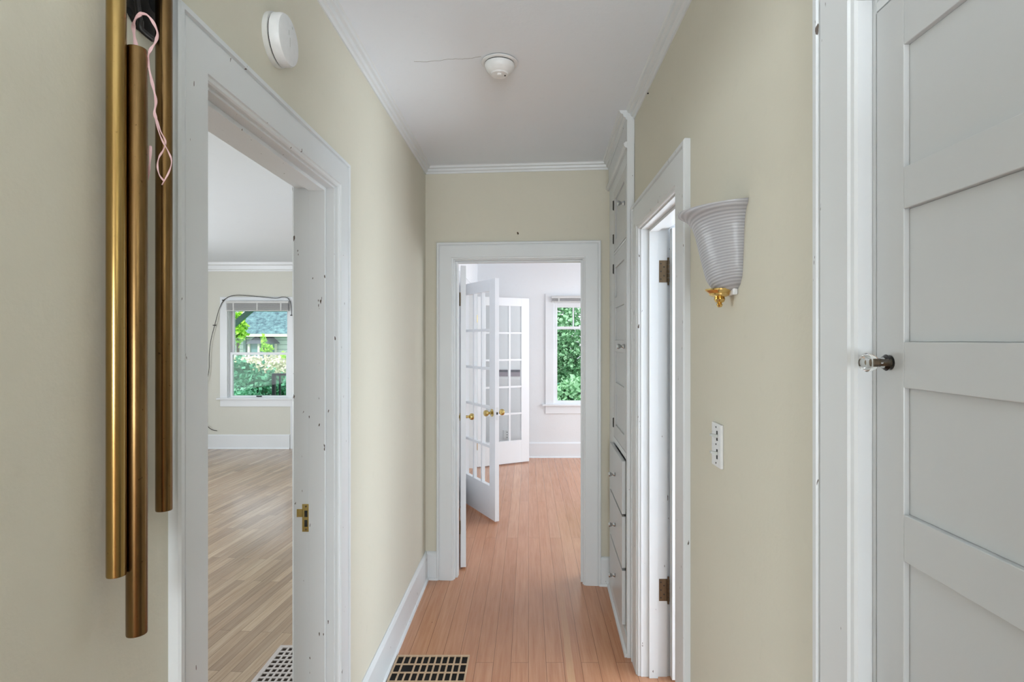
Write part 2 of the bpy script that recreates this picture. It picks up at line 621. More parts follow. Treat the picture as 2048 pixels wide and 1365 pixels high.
# ------------------------------------------------------------------ doorways
CAS = [(0, 0), (0, 0.010), (0.003, 0.014), (0.010, 0.015), (0.012, 0.019), (0.086, 0.019), (0.088, 0.015), (0.092, 0.015),
       (0.094, 0.022), (0.104, 0.022), (0.108, 0.018), (0.108, 0)]


def doorway(idx, M, d, depth, prof=CAS, label=None, mat=None, stop=None, cas_inset=0.006):
    """opening lined with jambs and stops, casing on the hall face and on the room face"""
    u0, u1, h = d
    o = M @ Vector(((u0 + u1) / 2, 0, 0))
    e = empty('door_%d' % idx, o, kind='structure', label=label)
    mat = mat or M_chip
    bm = bmesh.new()
    i = cas_inset
    sweep(bm, prof, [(u0 - i, 0), (u0 - i, h + i), (u1 + i, h + i), (u1 + i, 0)], M, 1)
    mesh('casing', bm, mat, e)
    bm = bmesh.new()
    Mb = M @ Matrix.Translation((0, -depth, 0)) @ Matrix.Diagonal((1, -1, 1, 1))
    sweep(bm, prof, [(u0 - i, 0), (u0 - i, h + i), (u1 + i, h + i), (u1 + i, 0)], Mb, 1)
    mesh('casing', bm, mat, e)
    bm = bmesh.new()
    box(bm, u0 - .015, u0, -depth, 0, 0, h + .015, M); box(bm, u1, u1 + .015, -depth, 0, 0, h + .015, M)
    box(bm, u0, u1, -depth, 0, h, h + .015, M)
    mesh('jamb', bm, mat, e, bevel=0.0008)
    if stop:
        a, b = stop
        bm = bmesh.new()
        box(bm, u0, u0 + .012, -b, -a, 0, h, M); box(bm, u1 - .012, u1, -b, -a, 0, h, M)
        box(bm, u0 + .012, u1 - .012, -b, -a, h - .012, h, M)
        mesh('stop', bm, mat, e, bevel=0.001)
    return e


def screw(bm, M, u, v, w, r=0.0035):
    p = M @ Vector((u, v, w)); q = M @ Vector((u, v, w)) + (M.to_3x3() @ Vector((0, 0.001, 0)))
    cyl(bm, p, q, r, 10)


# 1: living room doorway, no leaf, only the strike plate
d1 = doorway(1, ML, D1, T, stop=(0.027, 0.082))
MS = frame((0, D1[1] + .0005, 0), (1, 0, 0), (0, -1, 0))   # far jamb face, u = X
bm = bmesh.new()
box(bm, -0.768, -0.742, 0, .002, 0.878, 0.972, MS)
box(bm, -0.783, -0.766, 0, .002, 0.928, 0.955, MS)
box(bm, -0.786, -0.783, -0.004, .003, 0.928, 0.955, MS)
sp = mesh('strike_plate', bm, M_knobbrass, d1, label='old brass strike plate', bevel=0.0005)
for z0, z1 in ((0.895, 0.918), (0.928, 0.950)):
    bm = bmesh.new(); box(bm, -.760, -.750, .0018, .0026, z0, z1, MS); mesh('latch_hole', bm, M_slot, sp)
for z in (0.886, 0.964):
    bm = bmesh.new(); cyl(bm, MS @ Vector((-0.755, .0018, z)), MS @ Vector((-0.755, .003, z)), .0032, 10); mesh('screw', bm, M_oldhinge, sp)

d2 = doorway(2, ME, D2, T, stop=(0.03, 0.075), mat=M_white)
bm = bmesh.new()
d3 = doorway(3, MR, D3, 0.12, prof=[(a_ * 1.2, b_) for a_, b_ in CAS], stop=(0.035, 0.075))
MH = frame((0, D3[1] + .0005, 0), (1, 0, 0), (0, -1, 0))
for zz in (1.84, 0.395):
    bm = bmesh.new()
    box(bm, WR + .082, WR + .118, 0, .002, zz - .05, zz + .05, MH)
    for k in (-.035, .035): pass
    hg = mesh('hinge', bm, M_oldhinge, d3, label='weathered bronze butt hinge on the far jamb')
    bm = bmesh.new()
    for k in range(5):
        z0 = zz - .05 + .02 * k
        cyl(bm, (WR + .123, D3[1] - .005, z0 + .0008), (WR + .123, D3[1] - .005, z0 + .0192), .0058, 12)
    cyl(bm, (WR + .123, D3[1] - .005, zz - .062), (WR + .123, D3[1] - .005, zz - .05), .0042, 12)
    cyl(bm, (WR + .123, D3[1] - .005, zz + .05), (WR + .123, D3[1] - .005, zz + .062), .0042, 12)
    mesh('knuckle', bm, M_oldhinge, hg, smooth=True)
    for (a, b) in ((.090, -.035), (.104, -.02), (.090, .0), (.104, .02), (.090, .035)):
        bm = bmesh.new(); cyl(bm, MH @ Vector((WR + a, .002, zz + b)), MH @ Vector((WR + a, .0028, zz + b)), .0034, 10)
        mesh('screw', bm, M_slot, hg)
d4 = doorway(4, ML, D4, T, stop=None, mat=M_fdoor)


# ------------------------------------------------------------------ door leaves
def panel_leaf(bm, M, u0, u1, v0, v1, w0, w1, panels, side, rec=0.010):
    """slab with recessed panels; panels = [(w0, w1)], side = stile width"""
    pu0, pu1 = u0 + side, u1 - side
    box(bm, u0, pu0, v0, v1, w0, w1, M); box(bm, pu1, u1, v0, v1, w0, w1, M)
    z = w0
    for a, b in sorted(panels):
        box(bm, pu0, pu1, v0, v1, z, a, M)
        box(bm, pu0, pu1, v0 + rec, v1 - rec, a, b, M)
        z = b
    box(bm, pu0, pu1, v0, v1, z, w1, M)


def knob_brass(bm, base, d, s=1.0):
    q = Vector(d).to_track_quat('Z', 'Y').to_matrix().to_4x4()
    lathe(bm, [(0, 0), (.012 * s, 0), (.0105 * s, .02 * s), (.013 * s, .028 * s), (.024 * s, .036 * s), (.027 * s, .050 * s),
               (.024 * s, .062 * s), (.016 * s, .067 * s), (0, .068 * s)], Matrix.Translation(base) @ q, 24)


def rosette(bm, base, d, r=.032):
    q = Vector(d).to_track_quat('Z', 'Y').to_matrix().to_4x4()
    lathe(bm, [(0, 0), (r, 0), (r, .003), (r * .8, .007), (0, .008)], Matrix.Translation(base) @ q, 28)


def add_knobs(e, M, u, w, v0, v1, mat):
    for v, sgn in ((v0, -1), (v1, 1)):
        d = (M.to_3x3() @ Vector((0, sgn, 0)))
        p = M @ Vector((u, v, w))
        bm = bmesh.new(); knob_brass(bm, p + d * .006, d)
        kb = mesh('knob', bm, mat, e, smooth=True)
        bm = bmesh.new(); rosette(bm, p, d)
        mesh('rosette', bm, mat, kb, smooth=True)


def five_panel(w0, w1, n=5, rail=.11):
    h = (w1 - w0 - .2 - rail * n) / n
    out = []
    z = w0 + .2
    for i in range(n):
        out.append((z, z + h)); z += h + rail
    return out


# leaf of the end doorway, swung back into the dining room
hp = ME @ Vector((D2[0] + .004, -T - .035, 0))
a = math.radians(97)
ud = Vector((math.cos(a), math.sin(a), 0))
vd = Vector((math.sin(a), -math.cos(a), 0))      # towards the opening
e = empty('panel_door', hp, 'white panelled hall door swung back into the dining room, seen edge-on beside the end doorway', 'door')
Mh = frame(hp, ud, vd)
bm = bmesh.new()
panel_leaf(bm, Mh, 0.0, .775, 0.0, .036, .012, 2.025, five_panel(.012, 2.025), .11)
mesh('leaf', bm, M_fdoor, e, bevel=0.001)
add_knobs(e, Mh, .715, .92, 0.0, .036, M_knobbrass)
for zz in (1.80, .28):
    bm = bmesh.new()
    p = Mh @ Vector((-.004, -.004, zz - .045)); cyl(bm, p, p + Vector((0, 0, .09)), .005, 12)
    mesh('hinge', bm, M_oldhinge, e)

# leaf of the right doorway, open into the bedroom
hp = Vector((WR + .128, D3[1] - .006, 0))
a = math.radians(3)
ud = Vector((math.cos(a), math.sin(a), 0)); vd = Vector((math.sin(a), -math.cos(a), 0))
e = empty('panel_door', hp, 'white panelled door standing open on worn hinges behind the right doorway', 'door')
Mh = frame(hp, ud, vd)
bm = bmesh.new()
panel_leaf(bm, Mh, 0.0, .70, .004, .040, .012, 2.030, five_panel(.012, 2.03), .11)
mesh('leaf', bm, M_white, e, bevel=0.001)
add_knobs(e, Mh, .64, .95, .004, .040, M_knobbrass)


def french_door(hinge, free, label, thick=.038):
    hinge = Vector(hinge); free = Vector(free)
    ud = (free - hinge).normalized(); L = (free - hinge).length
    vd = Vector((ud.y, -ud.x, 0))
    if vd.y > 0: vd = -vd
    M = frame(hinge, ud, vd)
    e = empty('french_door', hinge, label, 'door', 'open French doors in the dining room')
    w0, w1 = .014, 2.045
    side, g0, g1 = .108, .289, 1.944
    bm = bmesh.new()
    h = thick / 2
    box(bm, 0, side, -h, h, w0, w1, M); box(bm, L - side, L, -h, h, w0, w1, M)
    box(bm, side, L - side, -h, h, w0, g0, M); box(bm, side, L - side, -h, h, g1, w1, M)
    mesh('frame', bm, M_fdoor, e, bevel=0.0012)
    bm = bmesh.new()
    gw = (L - 2 * side)
    for k in (1, 2):
        u = side + gw * k / 3
        box(bm, u - .012, u + .012, -h * .8, h * .8, g0, g1, M)
    for k in range(1, 5):
        w = g0 + (g1 - g0) * k / 5
        for j in range(3):
            a = side + gw * j / 3 + (.012 if j else 0); b = side + gw * (j + 1) / 3 - (.012 if j < 2 else 0)
            box(bm, a, b, -h * .8, h * .8, w - .011, w + .011, M)
    mesh('muntin', bm, M_fdoor, e, bevel=0.0015)
    bm = bmesh.new()
    for j in range(3):
        for k in range(5):
            a = side + gw * j / 3 + .008; b = side + gw * (j + 1) / 3 - .008
            c = g0 + (g1 - g0) * k / 5 + .006; d = g0 + (g1 - g0) * (k + 1) / 5 - .006
            quad(bm, [M @ Vector(q) for q in ((a, 0, c), (b, 0, c), (b, 0, d), (a, 0, d))])
    mesh('glass', bm, M_glass, e, label='clear glass panes, fifteen lights')
    for z in (1.78, .26):
        bm = bmesh.new()
        p = M @ Vector((-.006, h, z - .045)); cyl(bm, p, p + Vector((0, 0, .09)), .0055, 12)
        box(bm, -.001, .0, -h + .006, h, z - .045, z + .045, M)
        mesh('hinge', bm, M_knobbrass, e)
    return e, M, L, h


fe, fM, fL, fh = french_door((-0.622, 5.392, 0), (-0.262, 4.752, 0), 'nearer white fifteen-light French door with brass knobs, swung towards the hall')
add_knobs(fe, fM, fL - .058, .915, -fh, fh, M_knobbrass)
bm = bmesh.new(); box(bm, fL, fL + .001, -.011, .011, .86, .965, fM)
lp = mesh('latch_plate', bm, M_plastic, fe)
bm = bmesh.new(); box(bm, fL + .001, fL + .002, -.007, .007, .905, .925, fM)
mesh('latch_hole', bm, M_slot, lp)
ge, gM, gL, gh = french_door((-0.615, 6.80, 0), (0.0, 7.13, 0), 'farther white fifteen-light French door standing open near the dining room wall')

# ------------------------------------------------------------------ windows
def sash(name, M, e, u0, u1, v0, v1, w0, w1, st, top, bot, mat, nv=0):
    bm = bmesh.new()
    box(bm, u0, u0 + st, v0, v1, w0, w1, M); box(bm, u1 - st, u1, v0, v1, w0, w1, M)
    box(bm, u0 + st, u1 - st, v0, v1, w0, w0 + bot, M); box(bm, u0 + st, u1 - st, v0, v1, w1 - top, w1, M)
    for k in range(1, nv + 1):
        u = u0 + st + (u1 - u0 - 2 * st) * k / (nv + 1)
        box(bm, u - .009, u + .009, v0 + .005, v1 - .005, w0 + bot, w1 - top, M)
    s = mesh(name, bm, mat, e, bevel=0.001)
    bm = bmesh.new()
    vm = (v0 + v1) / 2
    quad(bm, [M @ Vector(q) for q in ((u0 + st, vm, w0 + bot), (u1 - st, vm, w0 + bot), (u1 - st, vm, w1 - top), (u0 + st, vm, w1 - top))])
    mesh('glass', bm, M_glass, s)
    return s


def window(idx, M, o, wall_t, casw, mat, meet, toplites, sill_out=.05, apron=.10, tail=.04, sashkw=None):
    u0, u1, w0, w1 = o
    e = empty('window_%d' % idx, M @ Vector(((u0 + u1) / 2, 0, w0)), kind='structure')
    bm = bmesh.new()
    th = .02
    box(bm, u0 - casw, u0, 0, th, w0, w1 + casw, M); box(bm, u1, u1 + casw, 0, th, w0, w1 + casw, M)
    box(bm, u0, u1, 0, th, w1, w1 + casw, M)
    mesh('casing', bm, mat, e, bevel=0.0015)
    bm = bmesh.new()
    box(bm, u0 - casw - tail, u1 + casw + tail, 0, sill_out, w0 - .022, w0, M)
    mesh('sill', bm, mat, e, bevel=0.003)
    bm = bmesh.new(); box(bm, u0 - casw, u1 + casw, 0, .016, w0 - .022 - apron, w0 - .022, M)
    mesh('apron', bm, mat, e, bevel=0.0015)
    bm = bmesh.new()
    box(bm, u0, u0 + .008, -wall_t, 0, w0, w1, M); box(bm, u1 - .008, u1, -wall_t, 0, w0, w1, M)
    box(bm, u0 + .008, u1 - .008, -wall_t, 0, w1 - .008, w1, M); box(bm, u0 + .008, u1 - .008, -wall_t, 0, w0 - .0, w0 + .006, M)
    mesh('frame', bm, mat, e)
    a, b = u0 + .008, u1 - .008
    sash('upper_sash', M, e, a, b, -.105, -.07, meet - .02, w1 - .008, .045, .06, .035, mat, toplites)
    lo = sash('lower_sash', M, e, a, b, -.066, -.03, w0 + .006, meet + .018, .042, .032, .022 if idx == 1 else .035, mat, 0)
    return e, lo


w1e, lo1 = window(1, MV, LW, .15, .10, M_fdoor, 1.335, 0)
bm = bmesh.new(); box(bm, -3.83, -3.755, -.03, -.018, .726, .742, MV); box(bm, -3.81, -3.775, -.018, -.008, .73, .738, MV)
mesh('sash_lift', bm, M_iron, lo1, bevel=.002)
w2e, lo2 = window(2, MF, DW, .14, .105, M_fdoor, 1.685, 2)
# casing of the next opening to the right of the living room window
bm = bmesh.new(); box(bm, -3.335, -3.228, 0, .018, 0, .593, MV); box(bm, -3.24, -3.228, .018, .024, 0, .593, MV)
struct('trim_5', bm, M_fdoor)


def blind(M, u0, u1, v, w0, w1, label, n=5):
    e = empty('window_blind', M @ Vector(((u0 + u1) / 2, v, w1)), label, 'blind')
    bm = bmesh.new(); box(bm, u0, u1, v, v + .045, w1 - .032, w1, M)
    mesh('headrail', bm, M_blind, e, bevel=.002)
    bm = bmesh.new()
    z = w1 - .034
    zb = w0 + .016
    for k in range(n):
        zz = z - (z - zb) * (k + .5) / n
        box(bm, u0 + .006, u1 - .006, v + .004, v + .042, zz - (z - zb) / n * .36, zz + (z - zb) / n * .36, M)
    mesh('slats', bm, M_slat, e)
    bm = bmesh.new(); box(bm, u0 + .004, u1 - .004, v + .006, v + .04, w0, w0 + .014, M)
    mesh('bottom_rail', bm, M_blind, e, bevel=.002)
    for k in (.12, .5, .88):
        u = u0 + (u1 - u0) * k
        bm = bmesh.new(); box(bm, u - .009, u + .009, v + .0405, v + .0435, w0 - .001, w1 - .03, M)
        mesh('ladder_tape', bm, M_blind, e)
    return e


b1 = blind(MV, -4.215, -3.345, .021, 1.93, 2.07, 'raised white blind at the top of the living room window', 7)
b2 = blind(MF, .295, 1.10, .021, 2.015, 2.095, 'short raised blind on the dining room window above the green view', 3)
bm = bmesh.new()
p = MF @ Vector((.345, .05, 2.03)); tube(bm, [p, p - Vector((0, 0, .3)), p - Vector((-.003, 0, .62))], .0035, 8)
mesh('wand', bm, M_plastic, b2)

# ------------------------------------------------------------------ built-in linen cabinet by the end doorway
SK = Vector((0.0305, 1, 0)).normalized()
MC = frame((.48, 2.742, 0), SK, (-SK.y, SK.x, 0))
MCi = frame((.48, 2.742, 0), SK, (-SK.y, SK.x, 0))


def crystal_knob(e, M, u, w, v, s=1.0, mat=None, name='knob'):
    d = M.to_3x3() @ Vector((0, 1, 0))
    q = d.to_track_quat('Z', 'Y').to_matrix().to_4x4()
    bm = bmesh.new()
    p = M @ Vector((u, v, w))
    lathe(bm, [(0, 0), (.011 * s, 0), (.012 * s, .006 * s), (.007 * s, .013 * s), (.006 * s, .017 * s), (.012 * s, .026 * s),
               (.0135 * s, .034 * s), (.010 * s, .040 * s), (0, .041 * s)], Matrix.Translation(p) @ q, 8 if mat is not None else 16)
    return mesh(name, bm, mat or M_chrome, e, smooth=mat is None)


def linen(name_label, M, L, du0, du1, top_z, crownit, drawers, knob_near, kmat=None, depth=.42, recessed=False):
    e = empty('linen_cabinet', M @ Vector((L / 2, 0, 0)), name_label, 'cabinet', rotz=0)
    ft = .02
    bm = bmesh.new()                                        # carcass behind the face frame
    box(bm, .012, .024, -depth, -ft, 0, top_z - .01, M); box(bm, L - .024, L - .012, -depth, -ft, 0, top_z - .01, M)
    box(bm, .024, L - .024, -depth, -depth + .01, 0, top_z - .01, M)
    for z in (.10, .375, .65, .945, 1.5, 2.01, top_z - .03):
        box(bm, .024, L - .024, -depth + .01, -ft, z, z + .014, M)
    mesh('carcass', bm, M_cab, e)
    bm = bmesh.new()                                        # face frame
    box(bm, 0, du0, -ft, 0, 0, top_z, M); box(bm, du1, L, -ft, 0, 0, top_z, M)
    for a, b in ((0, .105), (.937, .968), (2.022, 2.036), (2.392, top_z)):
        if b > a and a < top_z: box(bm, du0, du1, -ft, 0, a, min(b, top_z), M)
    mesh('face_frame', bm, M_chip, e, bevel=.0008)
    g = .003
    # upper door
    lst = [('door', 2.036, 2.392, [(2.10, 2.335)], 2.215 if not recessed else 2.2)]
    lst.append(('door', .968, 2.022, [(1.045, 1.222), (1.287, 1.463), (1.527, 1.712), (1.770, 1.940)], 1.497))
    for nm, a, b, pans, kz in lst:
        if b > top_z: continue
        bm = bmesh.new()
        v0, v1 = (-ft, .001)
        panel_leaf(bm, M, du0 + g, du1 - g, v0, v1, a + g, b - g, pans, .062, .0075)
        dd = mesh(nm, bm, M_cab, e, bevel=.0012)
        u = du0 + .035 if knob_near else du1 - .035
        crystal_knob(dd, M, u, kz, v1, 1.0, kmat)
        hu = du1 - .0 if knob_near else du0
        for z in (a + .08, b - .08):
            bm = bmesh.new(); box(bm, hu - .004, hu + .004, .0, .004, z - .028, z + .028, M)
            p = M @ Vector((hu, .004, z - .026)); cyl(bm, p, p + Vector((0, 0, .052)), .003, 8)
            mesh('hinge', bm, M_iron, dd)
    for a, b, kz in drawers:
        bm = bmesh.new()
        box(bm, du0 + .002, du1 + .035, .001, .02, a, b, M)
        box(bm, du0 + .02, du1 - .02, -.36, .001, a + .02, b - .05, M)
        dd = mesh('drawer', bm, M_cab, e, bevel=.002)
        crystal_knob(dd, M, (du0 + du1) / 2 + .02, kz, .02, .9, None)
    if drawers:
        bm = bmesh.new()
        box(bm, 0, L, 0, .006, 0, .09, M); sweep(bm, [(0, 0), (0, .018), (.012, .016), (.018, .006), (.018, .0)], [(0, 0), (L, 0)], M, 1)
        mesh('plinth', bm, M_chip, e)
    return e


LC = 0.815
le = linen('tall built-in linen cabinet with small knobs between the end wall and the right doorway', MC, LC, .078, .578, 2.475, True,
           [(.665, .928, .80), (.398, .652, .527), (.118, .385, .253)], True)
bm = bmesh.new()
box(bm, 0, LC, -.03, .006, 2.475, CEIL, MC)
sweep(bm, [(0, 0), (0, .012), (.01, .02), (.02, .022), (.03, .012), (.03, 0)], [(0, 2.455), (LC, 2.455)], MC, 1)
sweep(bm, [(d * .9, v * .9 + .004) for d, v in CR], [(0, CEIL - .045), (LC, CEIL - .045)], MC, 1)
mesh('crown', bm, M_chip, le)
bm = bmesh.new(); box(bm, -.004, .0, -.028, .006, 0, CEIL, MC)
mesh('side_trim', bm, M_chip, le)

# the near built-in closet on the right, framed by a casing
MN = frame((WR + .012, .305, 0), (0, 1, 0), (-1, 0, 0))
d5 = empty('trim_6', (WR, .58, 0), kind='structure')
bm = bmesh.new(); sweep(bm, [(d * 1.1, v) for d, v in CAS], [(.30, 0), (.30, 2.045), (.865, 2.045), (.865, 0)], MR, 1)
mesh('casing', bm, M_chip, d5)
bm = bmesh.new(); box(bm, WR, WR + .12, .866, .878, 0, 2.058); box(bm, WR, WR + .12, .30, .866, 2.046, 2.058)
mesh('jamb', bm, M_chip, d5)
ne = linen('large white built-in cabinet with recessed panels and crystal knob, nearest on the right', MN, .56, .055, .5515, 2.045, False, [], False,
           kmat=None, recessed=True)

# glass material for the crystal knob (clear, with a dark brass spindle)
gm, gt, gb = new_mat('crystal')
gb.inputs['Base Color'].default_value = (0.93, 0.95, 0.94, 1)
gb.inputs['Transmission Weight'].default_value = 1.0
gb.inputs['Roughness'].default_value = 0.02
gb.inputs['IOR'].default_value = 1.5
for ch in ne.children:
    if ch.name.startswith('door'):
        for k in ch.children:
            if k.name.startswith('knob'):
                k.data.materials[0] = gm
                k['label'] = 'clear cut-glass knob'
                ctr = sum((Vector(v.co) for v in k.data.vertices), Vector()) / len(k.data.vertices) + WORLD[k.name].translation
                bm = bmesh.new(); cyl(bm, (WR + .010, ctr.y, ctr.z), (WR - .017, ctr.y, ctr.z), .0035, 12)
                mesh('spindle', bm, M_oldhinge, ne)

# uplight shaped as a floor lamp, added unseen behind the camera as fill
e = empty('fill_uplight', (.2, -.35, 0), 'made-up slim uplight added unseen behind the viewer to brighten the hall', 'fill light')
FL = Matrix.Translation((.2, -.35, 0))
bm = bmesh.new(); lathe(bm, [(0, 0), (.13, 0), (.13, .012), (.03, .03), (0, .03)], FL, 32)
mesh('base', bm, M_iron, e, smooth=True)
bm = bmesh.new(); cyl(bm, (.2, -.35, .03), (.2, -.35, 1.55), .011, 16)
mesh('pole', bm, M_iron, e, smooth=True)
bm = bmesh.new(); lathe(bm, [(0, 1.55), (.05, 1.56), (.15, 1.625), (.145, 1.63), (.05, 1.57), (0, 1.565)], FL, 40)
mesh('lamp_shade', bm, M_plastic, e, smooth=True)
mo, mt_, mb_ = new_mat('fill_glow')
mb_.inputs['Base Color'].default_value = (.9, .9, .88, 1)
mb_.inputs['Emission Color'].default_value = (.84, .93, 1, 1)
mb_.inputs['Emission Strength'].default_value = 250.0
bm = bmesh.new(); lathe(bm, [(0, 1.585), (.07, 1.585), (.07, 1.592), (0, 1.592)], FL, 40)
mesh('bulb', bm, mo, e, label='added glowing disc that brightens the hall ceiling')

# ------------------------------------------------------------------ wall chime
ce = empty('door_chime', (-.655, .96, 2.05), 'wall-hung door chime of three long brass tubes left of the living room doorway', 'chime')
bm = bmesh.new()
prism(bm, [(-.660, .905, 2.25), (-.660, 1.075, 2.25), (-.660, 1.075, 2.08), (-.660, 1.04, 2.055), (-.660, .955, 2.052), (-.660, .925, 2.075), (-.660, .905, 2.12)], (.006, 0, 0))
prism(bm, [(-.654, .85, 2.20), (-.654, 1.03, 2.20), (-.654, 1.03, 2.165), (-.654, .85, 2.165)], (.045, 0, 0))
br_ = mesh('bracket', bm, M_iron, ce, bevel=.002, label='black iron bracket with round holes')
hm = simple('dark_hole', (3, 3, 3), .95)
for y, z, r in ((.945, 2.10, .011), (.935, 2.068, .007), (.995, 2.115, .013), (1.05, 2.11, .008)):
    bm = bmesh.new(); cyl(bm, (-.654, y, z), (-.6535, y, z), r, 20)
    mesh('hole', bm, hm, br_)


def chime_tube(x, y, z0, z1, r, mat, label, open_top=True):
    bm = bmesh.new()
    M = Matrix.Translation((x, y, z0))
    h = z1 - z0
    ri = r * .80
    lathe(bm, [(ri, 0), (r * .97, 0), (r, .002), (r, h - .002), (r * .97, h), (ri, h), (ri, h - .15), (0.0005, h - .15)], M, 40)
    t = mesh('tube', bm, mat, ce, smooth=True, label=label)
    bm = bmesh.new()
    cyl(bm, (x - r * .9, y, z1 - .012), (x + r * .9, y, z1 - .012), .0012, 8)
    mesh('pin', bm, M_oldhinge, t)
    return t


p1 = P(232.5, 1152, .868); chime_tube(p1.x, p1.y, p1.z, 2.15, .0132, M_brass_bright, 'bright brass tube, leftmost of the three')
p2 = P(273.5, 1268, .893); zt = P(275, 98, .893).z
chime_tube(p2.x, p2.y, p2.z, zt, .0147, M_brass_dark, 'tarnished brass tube hanging lowest, in the middle')
p3 = P(328, 1021, .99); chime_tube(p3.x, p3.y, p3.z, 2.15, .0130, M_brass_dark, 'short tarnished brass tube nearest the doorway')
bm = bmesh.new()
tube(bm, smooth_path([(p1.x, p1.y, 2.13), (p1.x, p1.y, 2.17)]), .0015)
mesh('cord', bm, M_dark, ce)
bm = bmesh.new()
tube(bm, smooth_path([(p3.x, p3.y, 2.13), (p3.x, p3.y, 2.17)]), .0015)
mesh('cord', bm, M_dark, ce)
bm = bmesh.new()
hk = [P(275, 8, .915), P(278, 30, .905), P(281, 42, .90), P(282, 57, .90), P(292, 68, .905), P(307, 80, .91)]
hk[0] = Vector((-.64, hk[0].y, 2.17))
tube(bm, smooth_path(hk, 5), .0042, 10)
mesh('hook', bm, M_iron, ce, smooth=True)

# pink ribbon
bm = bmesh.new()


def ribbon(pxs, w, Y=.893):
    pts = smooth_path([P(x, y, Y + dy) for x, y, dy in pxs], 8)
    n = len(pts)
    ws = [w * (0.75 + 0.25 * math.sin(i * .5)) for i in range(n)]
    nr = [Vector((.35 + .5 * math.sin(i * .22), -1, .1)).normalized() for i in range(n)]
    strip(bm, pts, ws, nr)


ribbon([(273, 98, .0), (269, 75, .0), (267, 52, .0), (272, 36, -.006), (284, 26, -.008)], .0062)
ribbon([(280, 27, -.008), (294, 30, -.008), (307, 46, -.006), (315, 66, -.004), (311, 84, 0), (302, 98, .002), (297, 112, .004), (297, 130, .006),
        (303, 160, .006), (309, 185, .006), (312, 205, .006), (309, 225, .006), (313, 240, .006)], .0045)
ribbon([(313, 238, .006), (321, 262, .0), (331, 283, -.004), (327, 300, -.004), (318, 315, -.002), (315, 332, 0), (319, 350, 0), (328, 362, 0)], .0026)
ribbon([(311, 236, .006), (317, 262, .0), (326, 284, -.006), (336, 302, -.006), (343, 322, -.004), (338, 344, -.002), (324, 370, 0)], .0024)
ribbon([(301, 292, .012), (300, 320, .012), (297, 345, .012), (290, 380, .012)], .0045)
rb = mesh('ribbon', bm, M_ribbon, None, 'curly pale pink ribbon tied to the hook above the middle chime tube', 'ribbon', base=P(290, 40, .893))

# ------------------------------------------------------------------ detectors
e = empty('smoke_detector', (WL, 1.475, 2.305), 'round white detector mounted high on the left wall above the living room doorway', 'smoke detector')
MD = Matrix.Translation((WL, 1.475, 2.305)) @ Matrix.Rotation(PI / 2, 4, 'Y')
bm = bmesh.new(); lathe(bm, [(0, 0), (.066, 0), (.0665, .004), (.066, .012), (.063, .013), (0, .013)], MD, 48)
mesh('base_plate', bm, M_plastic2, e, smooth=True)
bm = bmesh.new(); lathe(bm, [(0, .0145), (.060, .0145), (.064, .016), (.064, .034), (.061, .040), (.052, .0425), (0, .043)], MD, 48)
cv = mesh('cover', bm, M_plastic, e, smooth=True)
bm = bmesh.new(); lathe(bm, [(0, .012), (.0615, .012), (.0615, .0155), (0, .0155)], MD, 48)
mesh('vent_gap', bm, M_slot, e)
for yy, zz, sy, sz in ((1.49, 2.345, .002, .003), (1.468, 2.322, .0015, .006), (1.475, 2.30, .001, .012)):
    bm = bmesh.new(); box(bm, WL + .0425, WL + .0436, yy - sy, yy + sy, zz - sz, zz + sz)
    mesh('vent_mark', bm, M_toggle, cv)

sx, sy_ = -.115, 2.262
e = empty('smoke_detector', (sx, sy_, CEIL), 'domed white smoke detector in the middle of the hall ceiling', 'smoke detector')
MD = Matrix.Translation((sx, sy_, CEIL)) @ Matrix.Rotation(PI, 4, 'X')
bm = bmesh.new(); lathe(bm, [(0, .002), (.070, .002), (.072, .007), (.066, .010), (.058, .009)] + [(0, .008)], MD, 48)
mesh('base_plate', bm, M_plastic, e, smooth=True)
bm = bmesh.new(); lathe(bm, [(0, .0), (.0685, .0), (.0685, .003), (0, .003)], MD, 48)
mesh('gap_shade', bm, M_slot, e)  # dark disc painted in for the shaded gap at the ceiling
bm = bmesh.new(); lathe(bm, [(0, .008), (.057, .008), (.057, .014), (0, .014)], MD, 48)
mesh('vent_gap', bm, M_slot, e)
bm = bmesh.new(); lathe(bm, [(0, .012), (.058, .012), (.0595, .02), (.054, .034), (.043, .046), (.036, .049), (.034, .054), (.0, .056)], MD, 48)
for k in range(8):
    aa = k * PI / 4 + .2
    box(bm, -.0015, .0015, .050, .0565, -.018, -.008, Matrix.Translation((sx, sy_, CEIL)) @ Matrix.Rotation(aa, 4, 'Z'))
dm = mesh('dome', bm, M_plastic, e, smooth=True)
bm = bmesh.new(); lathe(bm, [(0, .053), (.009, .053), (.009, .058), (.007, .060), (0, .060)], MD @ Matrix.Translation((0, .012, 0)), 20)
mesh('lens', bm, M_lens, dm, label='small round bright white lens')
bm = bmesh.new(); lathe(bm, [(0, .054), (.003, .054), (.003, .0575), (0, .0575)], MD @ Matrix.Translation((.022, .0, 0)), 12)
mesh('led', bm, M_slot, dm)

# ------------------------------------------------------------------ sconce
SY = 1.432
e = empty('wall_sconce', (WR, SY, 1.64), 'ribbed white glass half-bell wall sconce with brass finial beside the right doorway', 'wall lamp')
prof = [(1.650, .022, .030), (1.655, .038, .046), (1.665, .050, .062), (1.682, .060, .073), (1.71, .068, .078), (1.75, .078, .082), (1.79, .088, .085),
        (1.815, .096, .089), (1.832, .105, .095), (1.842, .116, .101), (1.848, .127, .107), (1.853, .132, .110), (1.860, .134, .111)]


